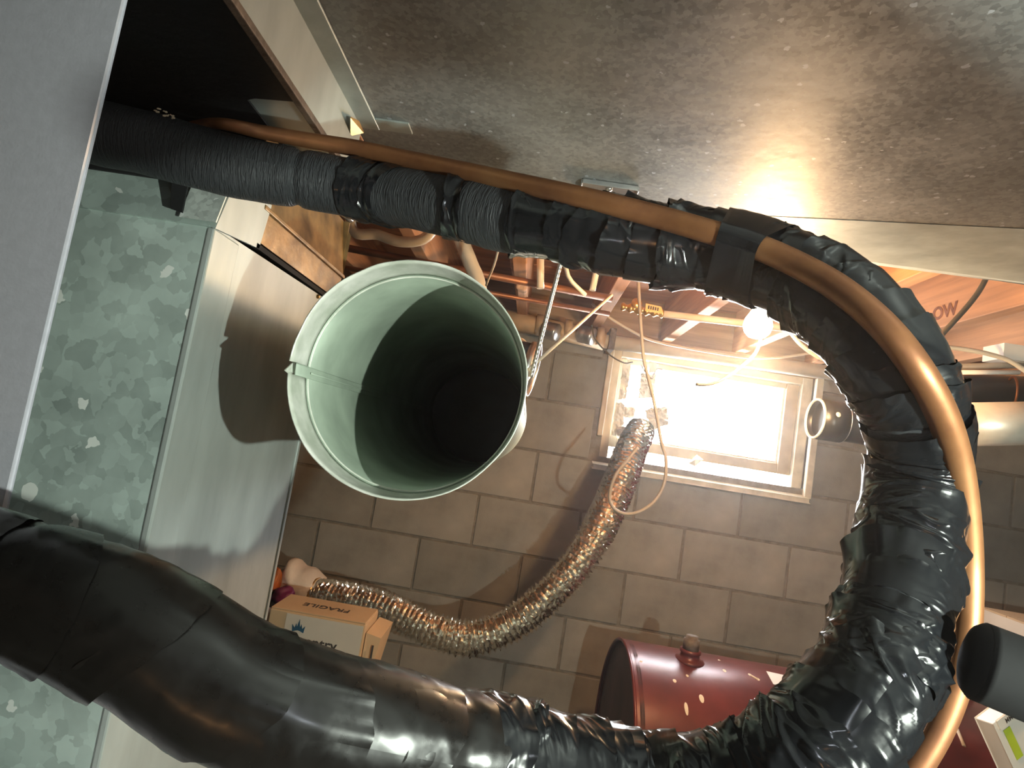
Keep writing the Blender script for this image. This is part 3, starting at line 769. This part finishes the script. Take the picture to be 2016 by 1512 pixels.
# ------------------------------------------------------------------ pipes along the wall top
dp = thing('drain_pipe', 'long tan drain pipe fixed along the top of the block wall above the window', 'pipe')
a_, b_ = PY(1190, 672, 2.24), PY(1692, 742, 2.24)
tube('pipe', [a_, b_], .027, 'pvc', dp, n=2, seg=24)
tube('tan_section', [PY(930, 612, 2.24), a_], .036, 'tanpvc', dp, n=2, seg=24)
for px, py in ((1085, 652), (1155, 660)):
    c = PY(px, py, 2.2); lathe('coupling', c, [(.03, -.03), (.034, -.026), (.034, -.005), (.03, 0), (.034, .005), (.034, .026), (.03, .03)], 'chrome', dp, 24, (1, -.5, -.2))
for px, py in ((1118, 650), (1180, 665), (1062, 640)):
    c = PY(px, py, 2.24); hollow('hub', c - Vector((.014, 0, 0)), c + Vector((.014, 0, 0)), .042, .006, 'tanpvc', dp, 28)
box('pipe_strap', (PY(1206, 660, 2.22).x - .012, 2.205, PY(1206, 672, 2.22).z - .035), (PY(1206, 660, 2.22).x + .012, W, JB), 'rust', dp, .002)
box('end_bracket', (b_.x, 2.21, b_.z - .03), (b_.x + .01, W, b_.z + .06), 'rust', dp, .002)
wp = thing('supply_pipe', 'cream water pipe with a brass valve strung under the joists left of the bulb', 'pipe')
A, B = PY(1305, 618, 1.75), PY(1640, 657, 1.75)
tube('pipe', [A, B], .011, 'pvc', wp, n=2)
v0 = PY(1222, 603, 1.75)
tube('valve_body', [v0, v0 * .55 + A * .45, A], [.010, .013, .011], 'brass', wp, n=40, prof=lambda q, t: 1 + .25 * math.sin(q * 260))
lathe('valve_handle', PY(1250, 605, 1.75), [(.004, 0), (.004, .02), (.016, .022), (.016, .028)], 'brass', wp, 12, (0, -1, .3))
slab('paper_tag', [PY(1272, 597, 1.73), PY(1302, 604, 1.73), PY(1306, 618, 1.73), PY(1270, 612, 1.73)], (0, .002, 0), 'ylabel', wp)
for k in range(5):
    q = PY(1276 + 4.5 * k, 604 + 1.0 * k, 1.729); box('print_mark', (q.x, q.y - .0004, q.z - .006), (q.x + .004, q.y + .001, q.z + .004), 'ink', wp)
rod('copper_water_pipe', [(640, 480), (1205, 588)], 15, [1.55, 1.66], 'oldcopper', 'dull reddish copper water pipe under the joists, upper of two', 'pipe')
rod('copper_water_pipe', [(640, 520), (1200, 618)], 10, [1.75, 1.85], 'oldcopper', 'thin reddish copper pipe below the thicker copper water pipe', 'pipe')
rod('vent_pipe', [(900, 440), (925, 515), (938, 545), (945, 575)], 30, [1.5, 1.5, 1.5, 1.5], 'pvc', 'fat cream plastic pipe coming down above the open round pipe', 'pipe', hang=1, n=30)
rod('bent_drain', [(690, 440), (745, 462), (790, 476), (835, 470), (860, 440)], 22, 1.3, 'pvc', 'curved cream plastic pipe just under the torn tape above the open pipe', 'pipe', hang=1, n=40, seg=20)
rod('riser_pipe', [(1064, 470), (1064, 568)], 15, 1.6, 'pvc', 'upright cream pipe left of the steel threaded rod', 'pipe')
rod('riser_pipe', [(1186, 480), (1166, 572)], 13, 1.6, 'pvc', 'upright cream pipe right of the bent conduit', 'pipe')
bt = thing('insulation_batt', 'pale folded insulation batt tucked between the joists above the open pipe', 'insulation')
for k in range(5):
    A = PY(1005 + 3 * k, 500 + 15 * k, 1.75); B = PY(1040, 500 + 15 * k, 1.75)
    box('fold', (A.x, 1.72, A.z - .022), (B.x, 1.85, A.z), 'insul', bt, .008)

# pipes and ducts at the right
rod('silver_duct', [(1868, 836), (2120, 832)], 84, 1.25, 'silver', 'shiny round silver duct at the right edge beside the taped loop', 'duct', n=2, seg=40)
ab = thing('black_drain_pipe', 'black plastic drain pipe with an open pale-rimmed end right of the window', 'pipe')
p0 = PY(1612, 825, 1.5); 
pts = [p0 + Vector((.004, 0, 0)), p0 + Vector((.13, 0, -.002)), p0 + Vector((.21, .01, .0)), PY(1870, 790, 1.55), PY(1930, 772, 1.55), PY(2120, 782, 1.55)]
tube('pipe', pts, .045, 'abs', ab, n=60, seg=32, cap=True)
hollow('hub', p0 - Vector((.008, 0, 0)), p0 + Vector((.055, 0, 0)), .0515, .006, 'abs', ab, 40)
ring('rim', p0 - Vector((.009, 0, 0)), (1, 0, 0), .049, .0035, 'white', ab, 40, 8)
ring('rim_line', p0 + Vector((.056, 0, 0)), (1, 0, 0), .0510, .0012, 'chrome', ab, 40, 6)
screw(ab, p0 + Vector((.022, -.048, .012)), (0, -1, .2), .007, 'white')
q = PY(1990, 775, 1.5); ring('hub_ring', q, (1, -.4, 0), .042, .003, 'oldcopper', ab, 36, 8)
rod('cream_conduit', [(1838, 680), (1900, 688), (1950, 698), (1990, 712), (2040, 745)], 9, 1.3, 'pvc', 'cream conduit curving beneath the joist above the silver duct', 'conduit', n=40)
rod('white_conduit', [(1880, 733), (2006, 733)], 9, 1.28, 'white', 'straight white conduit just above the dark drain pipe at the right', 'conduit')
rod('flat_tray', [(1880, 722), (2050, 718)], 12, 1.32, 'cable', 'grey conduit lying behind the straight white conduit at the right', 'conduit')
box_o = box('cross_brace', PY(1975, 705, 1.3), PY(2080, 690, 1.3) + Vector((0, .06, 0)), 'white'); tag(box_o, 'white painted bracket under the joist at the right edge', 'bracket')

# stamp on the joist at the upper right
def text(name, body, size, mat, parent, origin, xdir, ydir, off=.0006, bold=.012):
    cu_ = bpy.data.curves.new(name, 'FONT'); cu_.body = body; cu_.size = size; cu_.extrude = .0002; cu_.offset = size * bold; cu_.align_x = 'CENTER'; cu_.align_y = 'CENTER'
    t = bpy.data.objects.new(name, cu_); COL.objects.link(t)
    dg = bpy.context.evaluated_depsgraph_get(); me = bpy.data.meshes.new_from_object(t.evaluated_get(dg)); bpy.data.objects.remove(t)
    xd, yd = Vector(xdir).normalized(), Vector(ydir).normalized(); zd = xd.cross(yd).normalized()
    me.transform(Matrix(((xd.x, yd.x, zd.x, 0), (xd.y, yd.y, zd.y, 0), (xd.z, yd.z, zd.z, 0), (0, 0, 0, 1))))
    me.transform(Matrix.Translation(Vector(origin) + zd * off)); me.materials.clear()
    return link(name, me, mat, parent)

for x_ in jx:
    p = PX(1860, 614, x_ - .019)
    if JB + .02 < p.z < CE - .02:
        text('stamp', 'OW', .05, 'marker', ceil, p, (0, -1, 0), (0, .15, 1), .0006, .035); break
# ------------------------------------------------------------------ oil tank
tk = thing('oil_tank', 'big dark red oil tank lying below the window, spattered with pale paint', 'tank')
TR = .33; tc = PY(1232, 1268, 1.80)
tx, ty, tz = tc.x, 1.80, tc.z - TR
tube('shell', [(tx, ty, tz), (tx + 1.55, ty, tz)], TR, 'red', tk, n=2, seg=96, cap=False)
lathe('end_cap', (tx + .012, ty, tz), [(.02, .0), (TR - .05, .002), (TR - .012, .004), (TR - .010, -.012), (TR, -.012), (TR, .0)][::-1], 'redd', tk, 96, (-1, 0, 0))
lathe('end_disc', (tx + .015, ty, tz), [(TR - .002, 0), (TR - .002, .002), (.01, .003)], 'redd', tk, 64, (-1, 0, 0))
ring('rim', (tx, ty, tz), (1, 0, 0), TR - .002, .005, 'red', tk, 96, 8)
for dx, dr in ((.18, .03),):
    q = Vector((tx + dx, ty - .03, tz + TR - .004))
    lathe('bung', q, [(.045, -.004), (.04, .004), (.028, .006), (.026, .02), (.03, .022), (.03, .03)], 'red', tk, 24)
    lathe('pipe_plug', q + Vector((0, 0, .028)), [(.024, 0), (.024, .03), (.018, .032), (.018, .04)], 'rust', tk, 8)
def on_tank(px, py):                                     # point of the shell seen at a pixel
    d = ray(px, py); a = d.y ** 2 + d.z ** 2; b = -2 * (d.y * ty + d.z * tz); c = ty ** 2 + tz ** 2 - TR ** 2
    D = b * b - 4 * a * c
    if D < 0: return None, None
    t = (-b - math.sqrt(D)) / (2 * a); p = d * t; n = Vector((0, p.y - ty, p.z - tz)).normalized(); return p, n
for (px, py, rx, rz) in ((1381, 1374, .0065, .010), (1351, 1393, .005, .014), (1426, 1320, .005, .006), (1476, 1328, .005, .005), (1492, 1337, .005, .005), (1328, 1340, .005, .005), (1353, 1330, .004, .004), (1262, 1302, .004, .003), (1416, 1300, .004, .004)):
    p, n = on_tank(px, py)
    if p is None: continue
    t = Vector((0, 0, 1)).cross(n).normalized(); u = n.cross(t); vs = [p + n * .0015]
    for k in range(12):
        a = 2 * math.pi * k / 12; vs.append(p + n * .0003 + t * rx * math.cos(a) + u * rz * math.sin(a) * (1.5 if math.sin(a) < 0 else 1))
    mesh('paint_drip', vs, [(0, 1 + k, 1 + (k + 1) % 12) for k in range(12)], 'paint', tk, True)
p, n = on_tank(1478, 1330); q, n2 = on_tank(1492, 1338)
tube('paint_drip', [p, q], .003, 'paint', tk)
p, n = on_tank(1884, 1436); q, n2 = on_tank(1898, 1470)
if p and q: tube('paint_drip', [p, q], .0045, 'paint', tk)
cs = [on_tank(*c)[0] for c in ((1508, 1322), (1562, 1334), (1570, 1354), (1522, 1348))]
if all(cs): slab('torn_sticker', [c + Vector((0, -.001, .001)) for c in cs], (0, -.001, .001), 'white', tk)
for sx in (.15, 1.35):
    for sy in (-.2, .2):
        tube('leg', [(tx + sx, ty + sy, tz - .24), (tx + sx, ty + sy, FLOOR)], .02, 'redd', tk)

def tank_top(px): return PY(px, 1300, ty).x, tz + TR
# things standing on the tank
x_, z_ = tank_top(1832)
jar = thing('glass_jar', 'small jar with a dark label standing on the red tank behind the copper pipe', 'jar')
jp = Vector((PY(1830, 1318, ty).x, ty, z_))
lathe('body', jp + Vector((0, 0, .055)), [(.026, 0), (.03, .006), (.03, .07), (.024, .085)], 'glassj', jar, 24)
lathe('base_ring', jp + Vector((0, 0, .045)), [(.03, 0), (.034, .004), (.034, .008), (.03, .01)], 'pvc', jar, 24)
lathe('lid', jp + Vector((0, 0, .14)), [(.024, 0), (.025, .015)], 'rust', jar, 20)
hollow('label', jp + Vector((0, 0, .07)), jp + Vector((0, 0, .115)), .0306, .0005, 'ink', jar, 32)
tin = thing('white_tin', 'squat pale tin under the glass jar on the red tank', 'tin')
lathe('body', jp, [(.042, -.004), (.044, .0), (.044, .03), (.042, .034)], 'white', tin, 28)
ring('rim', jp + Vector((0, 0, .035)), (0, 0, 1), .041, .003, 'brass', tin, 28, 8)
lathe('lid', jp + Vector((0, 0, .034)), [(.04, 0), (.038, .010)], 'white', tin, 28)
x_ = PY(1980, 1240, ty).x
cb_ = thing('kraft_carton', 'plain kraft carton standing on the red tank at the right edge', 'carton')
top_ = PY(1985, 1214, ty).z
box('carton_body', (x_, ty - .1, tz + TR - .004), (x_ + .25, ty + .1, top_), 'cardw', cb_, .003)
box('carton_flap', (x_ - .001, ty - .101, top_ - .004), (x_ + .251, ty - .001, top_ + .001), 'card', cb_)
box('carton_flap', (x_ - .001, ty + .001, top_ - .004), (x_ + .251, ty + .101, top_ + .001), 'card', cb_)
# small white packet with a lime stripe, leaning on the front of the tank
pk = thing('white_packet', 'small white packet with a lime green stripe and print at the lower right corner', 'packet')
Yq = 1.30
c0, c1_, c2_, c3 = PY(1957, 1426, Yq), PY(2050, 1355, Yq + .02), PY(2110, 1470, Yq), PY(2012, 1545, Yq - .02)
slab('packet_body', [c0, c1_, c2_, c3], (.0, .05, -.01), 'white', pk, .002)
ux, uy = (c1_ - c0).normalized(), (c3 - c0).normalized(); nn = Vector((0, -.0015, 0))
slab('lid_edge', [c0 + nn - uy * .004 + ux * .006, c1_ + nn - uy * .004, c1_ + nn + uy * .012, c0 + nn + uy * .012 + ux * .006], (0, -.004, 0), 'white', pk, .001)
w0 = c0 + ux * .012 + uy * .018 + nn
slab('lime_stripe', [w0, w0 + ux * .018, w0 + ux * .018 + uy * .055, w0 + uy * .055], (0, -.0008, 0), 'green', pk)
text('print', 'MMMINI', .012, 'ink', pk, c0 + ux * .045 + uy * .004 + Vector((0, -.0065, 0)), ux, -uy, .0)

# blocker added out of view over the viewer's head (throws the soft dark band across the trunk duct)
Lp = Vector((.50, -.06, -.10))
op = [Lp + (PZ(px, py, TZ) - Lp) * .20 for px, py in ((-250, 110), (150, 70), (500, 25), (900, -18), (1200, 5), (1450, 100), (1700, 235), (1950, 370), (2200, 480))]
ov = thing('shade_blocker', 'black tube added above the viewer, out of view, to shade the trunk duct', 'pipe')
tube('blocker_tube', op, .0165, 'dark', ov, n=60, seg=24)
tube('blocker_core', [op[0] - (op[1] - op[0]) * .3, op[0] + (op[1] - op[0]) * .05], .005, 'copper', ov)
# near black sleeve at the lower right
sl = thing('pipe_sleeve', 'short thick black foam sleeve entering from the lower right, in front of the copper pipe', 'sleeve')
a1, a2 = PY(1925, 1300, .315), PY(2120, 1378, .30)
tube('sleeve', [a1, a1 + (a2 - a1) * .5, a2], [.0195, .0195, .0195], 'dark', sl, n=12, seg=40)
dd = (a2 - a1).normalized()
lathe('rounded_end', a1 + dd * .001, [(.0195, 0), (.0188, .002), (.0165, .0045), (.012, .006), (.004, .0065)], 'dark', sl, 40, -dd)

# ------------------------------------------------------------------ shelf with the fragile carton
Zb = PY(640, 1182, 1.55).z
A0 = PZ(541, 1222, Zb); A1 = PZ(733, 1257, Zb); B0 = PZ(565, 1188, Zb); B1 = PZ(750, 1228, Zb)
yf, yk = (A0.y + A1.y) / 2, (B0.y + B1.y) / 2
hb_px = PY(723, 1310, yf).z
Zb += .026
bxx0, bxx1 = A0.x - .015, A1.x - .02
hb = Zb - hb_px
bx = thing('fragile_carton', 'kraft carton printed FRAGILE with a blue crown, below the foil duct', 'carton')
box('carton_body', (bxx0, yf, Zb - hb - .12), (bxx1, yk, Zb), 'card', bx, .003)
box('printed_front', (bxx0 + .04, yf - .0012, Zb - hb - .1), (bxx1 - .004, yf, Zb - .004), 'cardw', bx)
xm = (bxx0 + bxx1) / 2
box('top_flap', (bxx0 + .001, yf + .002, Zb), (bxx1 - .002, yk - .002, Zb + .003), 'card', bx, .001)
slab('side_flap', [(bxx1 + .002, yf + .01, Zb - .02), (bxx1 + .035, yf + .02, Zb - .03), (bxx1 + .02, yf + .02, Zb - .13), (bxx1 + .002, yf + .01, Zb - .13)], (0, .12, 0), 'card', bx)
box('hand_slot', (bxx1 + .02, yf + .008, Zb - .10), (bxx1 + .024, yf + .011, Zb - .045), 'ink', bx)
text('print', 'FRAGILE', .030, 'ink', bx, (xm + .0, (yf + yk) / 2 - .0, Zb + .003), (-1, 0, 0), (0, -1, 0))
cxm, czm = bxx0 + .072, Zb - .044
cw = [(-.026, .0), (-.030, .022), (-.018, .012), (-.012, .026), (-.007, .015), (0, .040), (.007, .015), (.012, .026), (.018, .012), (.030, .022), (.026, .0), (.012, .004), (0, .006), (-.012, .004)]
slab('crown', [(cxm + x * .5, yf - .0014, czm + .003 + z * .72) for x, z in cw], (0, -.0008, 0), 'blue', bx)
text('print', 'Coventry', .034, 'ink', bx, (bxx0 + .100, yf - .0016, czm - .014), (1, 0, 0), (0, 0, 1))
tb = thing('work_table', 'plain wooden table under the fragile carton', 'table')
tzp = Zb - hb - .12
box('table_top', (bxx0 - .35, yf - .03, tzp - .03), (bxx1 - .01, yk + .03, tzp), 'sill', tb, .003)
for x in (bxx0 - .32, bxx1 - .05):
    for y in (yf, yk - .03): box('leg', (x, y, FLOOR), (x + .04, y + .04, tzp - .03), 'sill', tb, .002)
# small box left of the carton
q = PY(528, 1255, yf + .02)
box_s = box('small_box', (q.x - .09, yf + .01, tzp), (bxx0 - .004, yf + .12, PY(528, 1232, yf).z), 'cardw', None, .003); tag(box_s, 'small cream box squeezed between the plenum and the fragile carton', 'box')
# the pale bag round the end of the foil duct: outline in the picture, given real depth
bag = thing('plastic_bag', 'pale plastic bag pulled over the left end of the foil duct', 'bag')
out = [(640, 1142), (617, 1120), (596, 1116), (582, 1099), (572, 1098), (564, 1118), (548, 1122), (545, 1160), (560, 1180), (572, 1192), (600, 1205), (626, 1204)]
yc = 1.90; cen = PY(592, 1155, yc); vs = []; nO = 36
oo = np.array(out + [out[0]], float); sl_ = np.r_[0, np.cumsum(np.linalg.norm(np.diff(oo, axis=0), axis=1))]
prof_ = [(math.cos(t), math.sin(t)) for t in np.linspace(-math.pi / 2, math.pi / 2, 11)]
for (cs_, sn) in prof_:
    for k in range(nO):
        s_ = sl_[-1] * k / nO; p = PY(np.interp(s_, sl_, oo[:, 0]), np.interp(s_, sl_, oo[:, 1]), yc)
        r_ = p - cen; f_ = max(cs_, .03) ** .5
        v_ = cen + r_ * f_ + Vector((0, .075 * sn, 0)); v_ += Vector((0, 1, 0)) * .012 * noise.noise(v_ * 25)
        vs.append(v_)
fs = [(i * nO + k, i * nO + (k + 1) % nO, (i + 1) * nO + (k + 1) % nO, (i + 1) * nO + k) for i in range(10) for k in range(nO)]
fs += [tuple(range(nO - 1, -1, -1)), tuple(10 * nO + k for k in range(nO))]
mesh('bag_body', vs, fs, 'bag', bag, True)
def blob(name, px, py, y, sx, sy, sz, mat, label, cat, seed):
    c = PY(px, py, y); bm = bmesh.new(); bmesh.ops.create_icosphere(bm, subdivisions=4, radius=1)
    for v in bm.verts:
        k = 1 + .3 * noise.noise(v.co * 1.6 + Vector((seed, 0, 0))) + .06 * noise.noise(v.co * 5)
        v.co = Vector((c.x + v.co.x * sx * k, c.y + v.co.y * sy * k, c.z + v.co.z * sz * k))
    return tag(from_bm(name, bm, mat, None, True), label, cat)
blob('purple_bow', 558, 1172, 1.78, .035, .03, .026, 'purple', 'crumpled magenta cloth bow in front of the pale plastic bag', 'cloth', 3)
blob('orange_cloth', 541, 1145, 1.82, .016, .03, .04, 'orange', 'bit of orange cloth beside the plenum edge above the magenta bow', 'cloth', 5)
blob('dark_bundle', 530, 1205, 1.80, .06, .08, .06, 'dark', 'dark cloth bundle between the plenum edge and the fragile carton', 'cloth', 8)

hz = box('veil_volume', (XL - .4, YB - .4, FLOOR - .4), (XR + .4, W + .6, CE + .4), 'veil'); hz['kind'] = 'stuff'; hz['label'] = 'thin added haze for the lens glare round window and bulb'; hz['category'] = 'veil'
